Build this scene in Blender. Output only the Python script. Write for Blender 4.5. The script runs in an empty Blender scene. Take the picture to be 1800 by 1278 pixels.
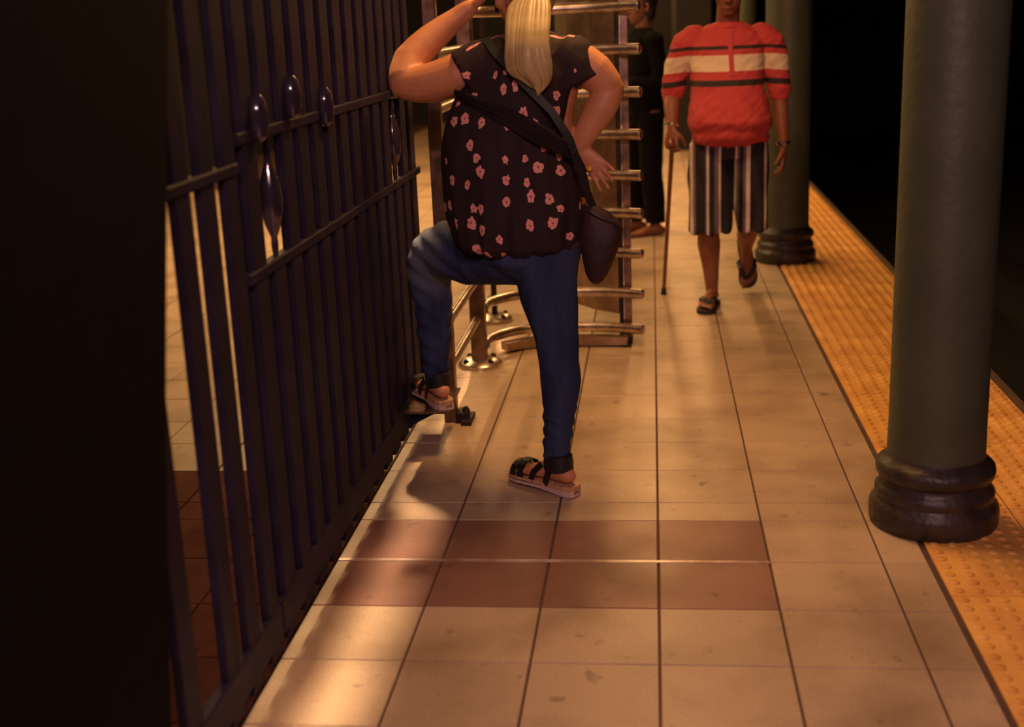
import bpy, bmesh, math, random
from mathutils import Vector as V, Matrix, noise
random.seed(7)
C = bpy.context.scene.collection
PI = math.pi

# ------------------------------------------------------------------ camera
cam = bpy.data.cameras.new('camera'); co = bpy.data.objects.new('camera', cam); C.objects.link(co)
cam.sensor_fit = 'HORIZONTAL'; cam.sensor_width = 36.0; cam.lens = 2205.0/1800*36
right = V((0.99348346, 0.10661445, -0.04029855)); down = V((-0.01066088, -0.26509513, -0.96416333)); fwd = V((-0.11347669, 0.95830994, -0.26223102))
R = Matrix((( right.x, -down.x, -fwd.x), (right.y, -down.y, -fwd.y), (right.z, -down.z, -fwd.z)))
co.matrix_world = Matrix.Translation((0, 0, 1.5)) @ R.to_4x4()
cam.dof.use_dof = True; cam.dof.focus_distance = 4.15; cam.dof.aperture_fstop = 2.2
cam.clip_start = 0.05; cam.clip_end = 80
bpy.context.scene.camera = co
# ------------------------------------------------------------------ world, light, exposure
w = bpy.data.worlds.new('world'); bpy.context.scene.world = w; w.use_nodes = True
w.node_tree.nodes['Background'].inputs[0].default_value = (0.9, 0.45, 0.25, 1); w.node_tree.nodes['Background'].inputs[1].default_value = 0.005
vs = bpy.context.scene.view_settings
vs.view_transform = 'Standard'; vs.look = 'None'; vs.gamma = 1.0; vs.use_curve_mapping = False; vs.exposure = 0.14

def area(name, loc, sx, sy, watts, col, rot=(0, 0, 0), spread=PI):
    l = bpy.data.lights.new(name, 'AREA'); l.shape = 'RECTANGLE'; l.size = sx; l.size_y = sy; l.energy = watts; l.color = col; l.spread = spread
    o = bpy.data.objects.new(name, l); C.objects.link(o); o.location = loc; o.rotation_euler = rot
    return o
WARM = (1.0, 0.50, 0.165)
area('ceiling_lamp_light', (-0.05, 4.5, 2.93), 0.16, 1.2, 50, WARM)
area('ceiling_lamp_light', (0.0, 10.6, 2.93), 0.16, 4.6, 80, WARM)
area('ceiling_lamp_light', (0.0, 16.6, 2.93), 0.16, 4.6, 80, WARM)
for sy_ in range(5):          # added unseen lamps, tilted to brighten the floor along the foot of the fence
    area('added_fence_wash_light', (-0.93, 3.6+.85*sy_, 2.93), 0.03, 0.94, 0.85, (1.0, 0.64, 0.34), (-0.50, -0.055, 0), math.radians(5.5))
area('ceiling_lamp_light', (-2.7, 9.9, 2.93), 0.16, 6.6, 200, (1.0, 0.56, 0.22))
area('ceiling_lamp_light', (0.2, -0.9, 2.88), 1.2, 0.12, 82, (0.96, 0.52, 0.50), (math.radians(50), 0, 0))  # added unseen lamp behind the camera, tilted to light the fence bars

# ------------------------------------------------------------------ materials
def mat(name, col, rough=0.6, metal=0.0, nscale=None, namt=0.12, col2=None, bump=0.0, bscale=60, spec=0.5, objrand=0.0, coat=0.0):
    m = bpy.data.materials.new(name); m.use_nodes = True
    nt = m.node_tree; b = nt.nodes['Principled BSDF']
    b.inputs['Roughness'].default_value = rough; b.inputs['Metallic'].default_value = metal
    b.inputs['Specular IOR Level'].default_value = spec; b.inputs['Coat Weight'].default_value = coat
    tc = nt.nodes.new('ShaderNodeTexCoord')
    c = (*col, 1)
    if nscale:
        n = nt.nodes.new('ShaderNodeTexNoise'); n.inputs['Scale'].default_value = nscale; n.inputs['Detail'].default_value = 6
        nt.links.new(tc.outputs['Object'], n.inputs['Vector'])
        r = nt.nodes.new('ShaderNodeValToRGB')
        c2 = col2 if col2 else tuple(x*(1-namt*2.2) for x in col)
        r.color_ramp.elements[0].position = 0.32; r.color_ramp.elements[0].color = (*c2, 1)
        r.color_ramp.elements[1].position = 0.66; r.color_ramp.elements[1].color = c
        nt.links.new(n.outputs['Fac'], r.inputs[0]); out = r.outputs[0]
        if objrand:
            oi = nt.nodes.new('ShaderNodeObjectInfo'); mr = nt.nodes.new('ShaderNodeMapRange')
            mr.inputs['To Min'].default_value = 1-objrand; mr.inputs['To Max'].default_value = 1.0
            nt.links.new(oi.outputs['Random'], mr.inputs['Value'])
            mx = nt.nodes.new('ShaderNodeVectorMath'); mx.operation = 'SCALE'
            nt.links.new(out, mx.inputs[0]); nt.links.new(mr.outputs[0], mx.inputs['Scale']); out = mx.outputs[0]
        nt.links.new(out, b.inputs['Base Color'])
    else:
        b.inputs['Base Color'].default_value = c
    if bump:
        n2 = nt.nodes.new('ShaderNodeTexNoise'); n2.inputs['Scale'].default_value = bscale; n2.inputs['Detail'].default_value = 4
        nt.links.new(tc.outputs['Object'], n2.inputs['Vector'])
        bp = nt.nodes.new('ShaderNodeBump'); bp.inputs['Strength'].default_value = bump; bp.inputs['Distance'].default_value = 0.01
        nt.links.new(n2.outputs['Fac'], bp.inputs['Height']); nt.links.new(bp.outputs[0], b.inputs['Normal'])
    return m

def tile_mat(name, base, dark, r0=.30, r1=.55, sp=.45):
    """speckled floor tile with worn grime blotches laid out in floor coordinates"""
    m = bpy.data.materials.new(name); m.use_nodes = True; nt = m.node_tree; b = nt.nodes['Principled BSDF']
    geo = nt.nodes.new('ShaderNodeNewGeometry')
    def nz(scale, det, vec=None):
        n = nt.nodes.new('ShaderNodeTexNoise'); n.inputs['Scale'].default_value = scale; n.inputs['Detail'].default_value = det
        nt.links.new(vec or geo.outputs['Position'], n.inputs['Vector']); return n.outputs['Fac']
    def ramp(fac, a, ca, bb, cb):
        r = nt.nodes.new('ShaderNodeValToRGB'); e = r.color_ramp.elements
        e[0].position = a; e[0].color = ca; e[1].position = bb; e[1].color = cb; nt.links.new(fac, r.inputs[0]); return r.outputs[0]
    def mul(a, bb):
        x = nt.nodes.new('ShaderNodeMix'); x.data_type = 'RGBA'; x.blend_type = 'MULTIPLY'; x.inputs[0].default_value = 1
        nt.links.new(a, x.inputs[6]); nt.links.new(bb, x.inputs[7]); return x.outputs[2]
    speck = ramp(nz(170, 3), .35, (*dark, 1), .6, (*base, 1))
    grime = ramp(nz(2.6, 8), .30, (.62, .58, .55, 1), .56, (1, 1, 1, 1))
    spots = ramp(nz(11, 5), .25, (.45, .4, .38, 1), .36, (1, 1, 1, 1))
    oi = nt.nodes.new('ShaderNodeObjectInfo')
    var = ramp(oi.outputs['Random'], 0, (.86, .86, .87, 1), 1, (1, 1, 1, 1))
    nt.links.new(mul(mul(mul(speck, grime), spots), var), b.inputs['Base Color'])
    rr = nt.nodes.new('ShaderNodeMapRange'); rr.inputs['To Min'].default_value = r0; rr.inputs['To Max'].default_value = r1
    nt.links.new(nz(5, 6), rr.inputs['Value']); nt.links.new(rr.outputs[0], b.inputs['Roughness'])
    b.inputs['Specular IOR Level'].default_value = sp
    bp = nt.nodes.new('ShaderNodeBump'); bp.inputs['Strength'].default_value = .12; bp.inputs['Distance'].default_value = .004
    nt.links.new(nz(90, 3), bp.inputs['Height']); nt.links.new(bp.outputs[0], b.inputs['Normal'])
    return m

M = {}
M['tile'] = tile_mat('beige_floor_tile', (.56, .42, .29), (.47, .34, .23))
M['tile_dark'] = tile_mat('brown_floor_tile', (.30, .15, .11), (.24, .115, .085))
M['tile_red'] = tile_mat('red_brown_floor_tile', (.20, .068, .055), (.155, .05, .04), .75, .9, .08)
M['grout'] = mat('dark_grout', (.10, .05, .04), .9, nscale=20)
M['strip'] = mat('pale_joint_metal', (.62, .52, .46), .35, .3, nscale=14, col2=(.32, .2, .15))
M['concrete'] = mat('dark_concrete', (.03, .022, .018), .95, nscale=4, bump=.3, bscale=14)  # wall darkness beyond the tracks is put into the base colour
M['track'] = mat('near_black_trackbed', (.008, .006, .005), .95, nscale=7)  # darkness of the unlit track pit is put into the base colour
M['rail'] = mat('worn_rail_steel', (.06, .05, .045), .5, .7, nscale=9)
M['ceil'] = mat('smoky_ceiling', (.10, .075, .06), .95, nscale=3)
M['wall'] = mat('black_wall_tile', (.010, .008, .007), .7, nscale=5)
M['dado'] = mat('cream_wall_tile', (.62, .50, .34), .35, nscale=6)
M['yellow'] = mat('worn_yellow_rubber', (.92, .52, .14), .6, nscale=5, col2=(.66, .31, .09), spec=.4, objrand=.12)
M['dome'] = mat('yellow_rubber_dome', (.88, .48, .13), .5, nscale=6, col2=(.55, .24, .04), spec=.5)
M['edge'] = mat('edge_concrete', (.10, .06, .04), .9, nscale=12)
M['bar'] = mat('dark_plum_enamel', (.025, .018, .041), .6, 0, nscale=9, col2=(.013, .010, .022), bump=.1, bscale=40, spec=.12)
M['bulb'] = mat('glossy_plum_enamel', (.030, .022, .036), .14, 0, spec=.8, coat=1.0)
M['blackplate'] = mat('flat_black_paint', (.006, .0045, .0045), .9, nscale=12, spec=.08)
M['green'] = mat('dark_green_column_paint', (.080, .092, .060), .5, nscale=4, col2=(.060, .070, .044), bump=.25, bscale=30)
M['base'] = mat('scuffed_brown_black_paint', (.050, .036, .030), .45, nscale=14, col2=(.018, .015, .013), bump=.5, bscale=24)
M['steel'] = mat('brushed_stainless_steel', (.72, .62, .56), .28, 1.0, nscale=25, col2=(.42, .34, .30))
M['steelb'] = mat('dull_stainless_plate', (.52, .38, .30), .42, 1.0, nscale=12, col2=(.32, .22, .17))
M['postb'] = mat('brown_steel_post', (.30, .19, .14), .35, .9, nscale=18, col2=(.13, .08, .06))
M['bolt'] = mat('greasy_bolt', (.03, .02, .018), .6, .5, nscale=20)
M['skin'] = mat('tan_skin', (.62, .27, .13), .5, nscale=9, col2=(.52, .21, .10), bump=.05, bscale=200)
M['skin2'] = mat('brown_skin', (.25, .085, .045), .5, nscale=9, col2=(.17, .055, .03), bump=.05, bscale=200)
M['skin3'] = mat('mid_brown_skin', (.30, .12, .07), .55, nscale=9)  # even brown skin tone of the person behind the turnstile
M['nail'] = mat('pale_nail', (.75, .42, .32), .3)
M['hair'] = mat('blonde_hair', (.58, .44, .20), .42, nscale=20, col2=(.42, .30, .12))
M['hairb'] = mat('black_hair', (.012, .009, .007), .5, nscale=30)
M['hairg'] = mat('grey_hair', (.22, .20, .18), .7, nscale=30)
M['eye'] = mat('eye_white', (.7, .65, .6), .2)
M['iris'] = mat('dark_iris', (.02, .012, .01), .15)
M['lip'] = mat('lip_skin', (.32, .10, .08), .45)
M['strap'] = mat('black_strap_leather', (.010, .008, .010), .55, nscale=40)
M['cork'] = mat('tan_cork_sole', (.62, .36, .20), .6, nscale=60, col2=(.45, .24, .12))
M['rubber'] = mat('pale_rubber_sole', (.60, .44, .38), .6)
M['blacksole'] = mat('black_rubber_sole', (.012, .010, .010), .7)
M['bag'] = mat('maroon_black_bag', (.040, .010, .012), .65, nscale=10, col2=(.018, .007, .009), bump=.5, bscale=25)
M['yellowring'] = mat('yellow_plastic', (.85, .50, .02), .35)
M['silver'] = mat('silver_watch', (.8, .75, .7), .2, 1.0)
M['wood'] = mat('red_brown_varnished_cane', (.20, .045, .022), .35, nscale=15, col2=(.13, .03, .015), coat=.3)
M['darkcloth'] = mat('black_cloth', (.005, .0045, .0045), .9, nscale=12, spec=.08)
M['darktrouser'] = mat('charcoal_trouser_cloth', (.007, .0055, .005), .9, nscale=8, spec=.08, bump=.3, bscale=12)
M['brownshoe'] = mat('brown_leather', (.25, .09, .045), .5, nscale=20)
M['fixture'] = mat('grey_lamp_housing', (.25, .24, .22), .5)
M['diffuser'] = mat('lamp_diffuser', (.9, .8, .6), .5)
_b = M['diffuser'].node_tree.nodes['Principled BSDF']; _b.inputs['Emission Color'].default_value = (1, .62, .3, 1); _b.inputs['Emission Strength'].default_value = 6

def denim():
    m = bpy.data.materials.new('blue_denim'); m.use_nodes = True; nt = m.node_tree; b = nt.nodes['Principled BSDF']
    tc = nt.nodes.new('ShaderNodeTexCoord')
    mp = nt.nodes.new('ShaderNodeMapping'); mp.inputs['Scale'].default_value = (14, 14, 3.5); nt.links.new(tc.outputs['Object'], mp.inputs['Vector'])
    n = nt.nodes.new('ShaderNodeTexNoise'); n.inputs['Scale'].default_value = 1; n.inputs['Detail'].default_value = 7; nt.links.new(mp.outputs[0], n.inputs['Vector'])
    r = nt.nodes.new('ShaderNodeValToRGB'); e = r.color_ramp.elements
    e[0].position = .3; e[0].color = (.020, .028, .072, 1); e[1].position = .72; e[1].color = (.050, .073, .160, 1)
    nt.links.new(n.outputs['Fac'], r.inputs[0])
    # worn pale patch rubbed into the raised knee
    vd = nt.nodes.new('ShaderNodeVectorMath'); vd.operation = 'DISTANCE'; vd.inputs[1].default_value = (-.44, .34, .76)
    nt.links.new(tc.outputs['Object'], vd.inputs[0])
    mr = nt.nodes.new('ShaderNodeMapRange'); mr.inputs['From Min'].default_value = .05; mr.inputs['From Max'].default_value = .2; mr.inputs['To Min'].default_value = .75; mr.inputs['To Max'].default_value = 0
    nt.links.new(vd.outputs['Value'], mr.inputs['Value'])
    mx = nt.nodes.new('ShaderNodeMix'); mx.data_type = 'RGBA'; nt.links.new(mr.outputs[0], mx.inputs[0]); nt.links.new(r.outputs[0], mx.inputs[6]); mx.inputs[7].default_value = (.20, .22, .28, 1)
    nt.links.new(mx.outputs[2], b.inputs['Base Color']); b.inputs['Roughness'].default_value = .9; b.inputs['Specular IOR Level'].default_value = .1
    bp = nt.nodes.new('ShaderNodeBump'); bp.inputs['Strength'].default_value = .35; bp.inputs['Distance'].default_value = .02
    n2 = nt.nodes.new('ShaderNodeTexNoise'); n2.inputs['Scale'].default_value = 16; n2.inputs['Detail'].default_value = 5; nt.links.new(tc.outputs['Object'], n2.inputs['Vector'])
    nt.links.new(n2.outputs['Fac'], bp.inputs['Height']); nt.links.new(bp.outputs[0], b.inputs['Normal'])
    return m
M['denim'] = denim()

def blouse_mat():
    m = bpy.data.materials.new('black_chiffon_with_pink_flowers'); m.use_nodes = True; nt = m.node_tree; b = nt.nodes['Principled BSDF']
    uv = nt.nodes.new('ShaderNodeUVMap'); uv.uv_map = 'print'
    n = nt.nodes.new('ShaderNodeTexNoise'); n.inputs['Scale'].default_value = 4.2; n.inputs['Detail'].default_value = 2
    nt.links.new(uv.outputs[0], n.inputs['Vector'])
    def math(op, a, bb=None):
        x = nt.nodes.new('ShaderNodeMath'); x.operation = op
        for i, q in enumerate((a, bb)):
            if q is None: continue
            if isinstance(q, (int, float)): x.inputs[i].default_value = q
            else: nt.links.new(q, x.inputs[i])
        return x.outputs[0]
    vor = nt.nodes.new('ShaderNodeTexVoronoi'); vor.voronoi_dimensions = '2D'; vor.inputs['Scale'].default_value = 1.0; vor.inputs['Randomness'].default_value = .78
    nt.links.new(uv.outputs[0], vor.inputs['Vector'])
    # petals: the radius of each blossom wobbles with the angle around its centre
    sub = nt.nodes.new('ShaderNodeVectorMath'); sub.operation = 'SUBTRACT'; nt.links.new(uv.outputs[0], sub.inputs[0]); nt.links.new(vor.outputs['Position'], sub.inputs[1])
    sp = nt.nodes.new('ShaderNodeSeparateXYZ'); nt.links.new(sub.outputs[0], sp.inputs[0])
    ang = math('ARCTAN2', sp.outputs[1], sp.outputs[0])
    sc = nt.nodes.new('ShaderNodeSeparateColor'); nt.links.new(vor.outputs['Color'], sc.inputs[0])
    pet = math('SINE', math('ADD', math('MULTIPLY', ang, 5), math('MULTIPLY', sc.outputs[0], 20)))
    rad = math('ADD', math('ADD', .14, math('MULTIPLY', sc.outputs[1], .09)), math('MULTIPLY', pet, .014))
    rad = math('ADD', rad, math('MULTIPLY', math('SUBTRACT', n.outputs['Fac'], .5), .30))
    inside = math('GREATER_THAN', rad, vor.outputs['Distance'])
    core = math('LESS_THAN', vor.outputs['Distance'], math('MULTIPLY', rad, .22))
    n3 = nt.nodes.new('ShaderNodeTexNoise'); n3.inputs['Scale'].default_value = 18; nt.links.new(uv.outputs[0], n3.inputs['Vector'])
    pr = nt.nodes.new('ShaderNodeValToRGB'); pr.color_ramp.elements[0].position = .3; pr.color_ramp.elements[0].color = (.60, .20, .17, 1)
    pr.color_ramp.elements[1].position = .65; pr.color_ramp.elements[1].color = (.95, .47, .40, 1); nt.links.new(n3.outputs['Fac'], pr.inputs[0])
    m0 = nt.nodes.new('ShaderNodeMix'); m0.data_type = 'RGBA'; nt.links.new(core, m0.inputs[0]); nt.links.new(pr.outputs[0], m0.inputs[6]); m0.inputs[7].default_value = (.30, .09, .07, 1)
    mx = nt.nodes.new('ShaderNodeMix'); mx.data_type = 'RGBA'; nt.links.new(inside, mx.inputs[0]); mx.inputs[6].default_value = (.030, .018, .019, 1); nt.links.new(m0.outputs[2], mx.inputs[7])
    nt.links.new(mx.outputs[2], b.inputs['Base Color']); b.inputs['Roughness'].default_value = .8; b.inputs['Specular IOR Level'].default_value = .15
    return m
M['blouse'] = blouse_mat()

def bands_mat(name, axis, stops, base, rough=.8, warp=.0):
    """woven stripes along one object axis: stops = [(position, colour)] constant steps, positions in metres"""
    m = bpy.data.materials.new(name); m.use_nodes = True; nt = m.node_tree; b = nt.nodes['Principled BSDF']
    uv = nt.nodes.new('ShaderNodeUVMap'); uv.uv_map = 'print'
    sp = nt.nodes.new('ShaderNodeSeparateXYZ'); nt.links.new(uv.outputs[0], sp.inputs[0])
    r = nt.nodes.new('ShaderNodeValToRGB'); r.color_ramp.interpolation = 'CONSTANT'
    els = r.color_ramp.elements
    for i, (p, c) in enumerate(stops):
        e = els[i] if i < 2 else els.new(p)
        e.position = p; e.color = (*c, 1)
    nt.links.new(sp.outputs[axis], r.inputs[0]); nt.links.new(r.outputs[0], b.inputs['Base Color']); b.inputs['Roughness'].default_value = rough
    return m, nt, r.outputs[0], sp, b
RED, CREAM, BLK = (.50, .050, .055), (.72, .56, .42), (.028, .018, .016)
M['polo'], *_ = bands_mat('red_polo_knit', 1, [(0, RED), (.56, BLK), (.608, RED), (.672, CREAM), (.80, RED), (.84, BLK), (.87, RED)], RED)

def shorts_mat():
    d, wht, gr = (.012, .008, .012), (.62, .50, .50), (.14, .10, .12)
    st = [(0, d), (.05, wht), (.085, gr), (.11, d), (.22, gr), (.235, wht), (.265, d), (.30, d), (.325, gr), (.375, wht), (.40, d), (.56, wht), (.585, gr), (.61, d), (.66, gr), (.69, wht), (.735, d), (.90, wht), (.93, d)]
    m, nt, col, sp, b = bands_mat('striped_plaid_cotton', 0, st, d)
    w = nt.nodes.new('ShaderNodeMath'); w.operation = 'SINE'; q = nt.nodes.new('ShaderNodeMath'); q.operation = 'MULTIPLY'; q.inputs[1].default_value = 36
    nt.links.new(sp.outputs[1], q.inputs[0]); nt.links.new(q.outputs[0], w.inputs[0])
    mr = nt.nodes.new('ShaderNodeMapRange'); mr.inputs['From Min'].default_value = -.2; mr.inputs['From Max'].default_value = .1; mr.inputs['To Min'].default_value = .86; mr.inputs['To Max'].default_value = 1.0
    nt.links.new(w.outputs[0], mr.inputs['Value'])
    s = nt.nodes.new('ShaderNodeVectorMath'); s.operation = 'SCALE'; nt.links.new(col, s.inputs[0]); nt.links.new(mr.outputs[0], s.inputs['Scale'])
    nt.links.new(s.outputs[0], b.inputs['Base Color'])
    return m
M['shorts'] = shorts_mat()

# ------------------------------------------------------------------ mesh helpers
def mesh_of(bm, name, m=None, smooth=False, origin=(0, 0, 0)):
    bmesh.ops.recalc_face_normals(bm, faces=bm.faces)
    o = V(origin)
    if o.length: bmesh.ops.translate(bm, verts=bm.verts, vec=-o)
    me = bpy.data.meshes.new(name); bm.to_mesh(me); bm.free()
    if m: me.materials.append(m)
    if smooth is True: me.polygons.foreach_set('use_smooth', [True]*len(me.polygons))
    elif smooth:
        me.polygons.foreach_set('use_smooth', [True]*len(me.polygons)); me.set_sharp_from_angle(angle=smooth)
    return me
def wloc(o):
    p = V(o.location)
    while o.parent: o = o.parent; p += V(o.location)
    return p
def link(name, me, parent=None, loc=(0, 0, 0)):
    o = bpy.data.objects.new(name, me); C.objects.link(o); o.location = loc
    if parent: o.parent = parent
    return o
def obj(name, bm, m, parent=None, smooth=.6):
    """bm is in world coordinates; the part shares its parent's origin"""
    org = wloc(parent) if parent else V((0, 0, 0))
    return link(name, mesh_of(bm, name, m, smooth, org), parent)
def tag(o, label=None, cat=None, group=None, kind=None):
    if label: o['label'] = label
    if cat: o['category'] = cat
    if group: o['group'] = group
    if kind: o['kind'] = kind
    return o
def empty(name, loc, label=None, cat=None, group=None, kind=None):
    o = bpy.data.objects.new(name, None); C.objects.link(o); o.location = loc; o.empty_display_size = .1
    return tag(o, label, cat, group, kind)
def copy_tree(o, parent=None):
    c = o.copy(); C.objects.link(c); c.parent = parent
    for ch in [x for x in bpy.data.objects if x.parent == o]: copy_tree(ch, c)
    return c
def box(bm, a, b, bev=0):
    r = bmesh.ops.create_cube(bm, size=1)
    vs_ = r['verts']
    for v in vs_: v.co = V(((a[i]+b[i])/2 + v.co[i]*(b[i]-a[i]) for i in range(3)))
    if bev:
        bmesh.ops.bevel(bm, geom=list({e for v in vs_ for e in v.link_edges}), offset=bev, segments=1, affect='EDGES')
def loft(bm, rings, cap=True):
    rows = [[bm.verts.new(p) for p in r] for r in rings]; n = len(rows[0])
    for a, b in zip(rows, rows[1:]):
        for i in range(n): bm.faces.new((a[i], a[(i+1) % n], b[(i+1) % n], b[i]))
    if cap: bm.faces.new(rows[0][::-1]); bm.faces.new(rows[-1])
def ring(c, a, b, n=20, pw=1.0):
    c, a, b = V(c), V(a), V(b); out = []
    for i in range(n):
        t = 2*PI*i/n; ct, st = math.cos(t), math.sin(t)
        if pw != 1: ct = math.copysign(abs(ct)**pw, ct); st = math.copysign(abs(st)**pw, st)
        out.append(c + a*ct + b*st)
    return out
def tube(bm, pts, rad, n=16, ref=None, ends=True, smooth=0):
    """rad: number or list of r or (r_ref, r_other); ref fixes the first cross axis"""
    pts = [V(p) for p in pts]
    if not isinstance(rad, (list, tuple)) or (isinstance(rad, tuple)): rad = [rad]*len(pts)
    rad = [(r, r) if not isinstance(r, (tuple, list)) else tuple(r) for r in rad]
    if smooth:
        P, Q = [], []
        for i in range(len(pts)-1):
            p0, p1, p2, p3 = pts[max(i-1, 0)], pts[i], pts[i+1], pts[min(i+2, len(pts)-1)]
            for k in range(smooth):
                t = k/smooth
                P.append(.5*((2*p1) + (p2-p0)*t + (2*p0-5*p1+4*p2-p3)*t*t + (3*p1-p0-3*p2+p3)*t**3))
                u = t*t*(3-2*t); Q.append(tuple(rad[i][j]*(1-u)+rad[i+1][j]*u for j in (0, 1)))
        P.append(pts[-1]); Q.append(rad[-1]); pts, rad = P, Q
    rings = []; a = V(ref) if ref is not None else None
    tang = [(pts[min(i+1, len(pts)-1)]-pts[max(i-1, 0)]).normalized() for i in range(len(pts))]
    if a is None:
        a = V((0, 0, 1)) if abs(tang[0].z) < .8 else V((1, 0, 0))
    N = len(pts)
    for i, p in enumerate(pts):
        t = tang[i]; a2 = (a - t*a.dot(t)).normalized(); b2 = t.cross(a2)
        if ref is None: a = a2
        r1, r2 = rad[i]
        if i == 0 and ends:
            k = min(r1, r2)
            for s_, o_ in ((.35, .94), (.75, .62)): rings.append(ring(p - t*k*o_, a2*r1*s_, b2*r2*s_, n))
        rings.append(ring(p, a2*r1, b2*r2, n))
        if i == N-1 and ends:
            k = min(r1, r2)
            for s_, o_ in ((.75, .62), (.35, .94)): rings.append(ring(p + t*k*o_, a2*r1*s_, b2*r2*s_, n))
    loft(bm, rings)
def ball(bm, c, ax, bx=None, cx=None, n=16, m=10):
    c = V(c)
    if bx is None: ax, bx, cx = V((ax[0], 0, 0)), V((0, ax[1], 0)), V((0, 0, ax[2]))
    rings = []
    for j in range(1, m):
        ph = PI*j/m; rings.append(ring(c + V(cx)*math.cos(ph), V(ax)*math.sin(ph), V(bx)*math.sin(ph), n))
    loft(bm, rings)
def lathe(bm, c, prof, n=32, a=(1, 0, 0), b=(0, 1, 0), ax=(0, 0, 1)):
    loft(bm, [ring(V(c)+V(ax)*z, V(a)*r, V(b)*r, n) for r, z in prof])
def melt(bm, name, m, parent, voxel=.006, sm=5, warp=None, uv=None, cut=None):
    """fuse overlapping closed shapes into one continuous surface"""
    bmesh.ops.recalc_face_normals(bm, faces=bm.faces)
    me = bpy.data.meshes.new('tmp'); bm.to_mesh(me); bm.free()
    t = bpy.data.objects.new('tmp', me); C.objects.link(t)
    r = t.modifiers.new('r', 'REMESH'); r.mode = 'VOXEL'; r.voxel_size = voxel
    s = t.modifiers.new('s', 'SMOOTH'); s.factor = .5; s.iterations = sm
    dg = bpy.context.evaluated_depsgraph_get(); out = bpy.data.meshes.new_from_object(t.evaluated_get(dg))
    bpy.data.objects.remove(t); bpy.data.meshes.remove(me); out.name = name
    bm = bmesh.new(); bm.from_mesh(out); bm.normal_update()
    if warp:
        mv = [(v, v.co + v.normal*warp(v.co, v.normal)) for v in bm.verts]
        for v, c in mv: v.co = c
    if cut:
        for co_, no_ in cut:
            bmesh.ops.bisect_plane(bm, geom=list(bm.verts)+list(bm.edges)+list(bm.faces), plane_co=co_, plane_no=no_, clear_outer=True)
    if uv:
        L = bm.loops.layers.uv.new('print')
        for f in bm.faces:
            fc = f.calc_center_median(); us = [uv(l.vert.co, fc) for l in f.loops]
            for l, q in zip(f.loops, us): l[L].uv = q
    org = wloc(parent) if parent else V((0, 0, 0))
    bmesh.ops.translate(bm, verts=bm.verts, vec=-org)
    bm.to_mesh(out); bm.free()
    out.materials.clear(); out.materials.append(m)
    out.polygons.foreach_set('use_smooth', [True]*len(out.polygons))
    return link(name, out, parent)

# ------------------------------------------------------------------ floor of the platform
XL = lambda k: .003 + .3125*k
ROWS = [2.13, 2.43, 2.73, 3.027, 3.325, 3.628, 3.775, 4.073, 4.373, 4.65, 4.96, 5.26, 5.56, 5.86, 6.16, 6.46, 6.76, 7.06, 7.36, 7.66, 7.985, 8.28, 8.58, 8.88, 9.18, 9.48, 9.78, 10.08]
bm = bmesh.new(); box(bm, (-5, -2.5, -.25), (1.39, 22, -.006))
floor = obj('floor', bm, M['grout']); tag(floor, kind='structure')
shapes = {}
def tile_mesh(w, d, dark):
    key = (round(w, 3), round(d, 3), int(dark))
    if key not in shapes:
        bm = bmesh.new(); box(bm, (-w/2, -d/2, -.012), (w/2, d/2, 0))
        top = [e for e in bm.edges if all(v.co.z > -.001 for v in e.verts)]
        bmesh.ops.bevel(bm, geom=top, offset=.0022, segments=1, affect='EDGES')
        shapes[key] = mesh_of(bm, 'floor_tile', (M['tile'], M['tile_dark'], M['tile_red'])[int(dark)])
    return shapes[key]
rest = bmesh.new(); ROWS2 = ROWS + [10.08+.3*i for i in range(1, 34)]
YB = [-.87+.3*i for i in range(10)] + ROWS2
for k in range(-15, 3):
    x0, x1 = XL(k), (XL(k+1) if k < 2 else .752)
    for y0, y1 in zip(YB, YB[1:]):
        single = k >= -8 and 2.12 < y0 < 10.0 and not (k < -4 and y0 > 9.2)
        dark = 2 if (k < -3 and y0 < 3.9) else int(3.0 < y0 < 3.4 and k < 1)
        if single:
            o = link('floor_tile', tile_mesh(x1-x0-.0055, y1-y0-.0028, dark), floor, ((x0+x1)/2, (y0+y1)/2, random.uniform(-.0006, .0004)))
        elif k >= -11 or y0 < 12:
            box(rest, (x0+.003, y0+.0015, -.012), (x1-.003, y1-.0015, 0))
tag(obj('distant_floor_tiles', rest, M['tile'], floor, False), kind='stuff')
bm = bmesh.new(); box(bm, (-.93, 3.316, -.003), (.315, 3.333, .0012), .001); obj('joint_strip', bm, M['strip'], floor)
bm = bmesh.new(); box(bm, (-.62, 7.972, -.003), (.6, 7.996, .0012), .001); obj('joint_strip', bm, M['strip'], floor)
# platform edge
bm = bmesh.new(); box(bm, (1.385, -2.5, -.35), (1.42, 22, -.004)); tag(obj('trim_1', bm, M['edge']), kind='structure')
# tactile warning strip
tact = empty('tactile_warning_strip', (1.07, 2.2, 0), 'yellow tactile warning strip with raised domes running along the dark platform edge', 'tactile strip')
def panel_meshes():
    bm = bmesh.new(); box(bm, (-.151, -.303, -.010), (.151, .303, .001), .001); a = mesh_of(bm, 'tactile_panel', M['yellow'])
    bm = bmesh.new()
    for i in range(6):
        for j in range(12):
            c = (-.151+.0252+i*.0503, -.303+.0253+j*.0505, 0)
            lathe(bm, c, [(.0155, .0005), (.0135, .0045), (.0095, .0062)], 9)
    b = mesh_of(bm, 'raised_domes', M['dome'], .8)
    return a, b
pm, dm = panel_meshes()
for i in range(30):
    for j in range(2):
        y = 1.9+.305+.61*i; x = .765+.153+.307*j
        if y > 19.5: continue
        p = link('tactile_panel', pm, tact, (x-1.07, y-2.2, 0))
        if y < 15: tag(link('raised_domes', dm, p), kind='stuff')

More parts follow.
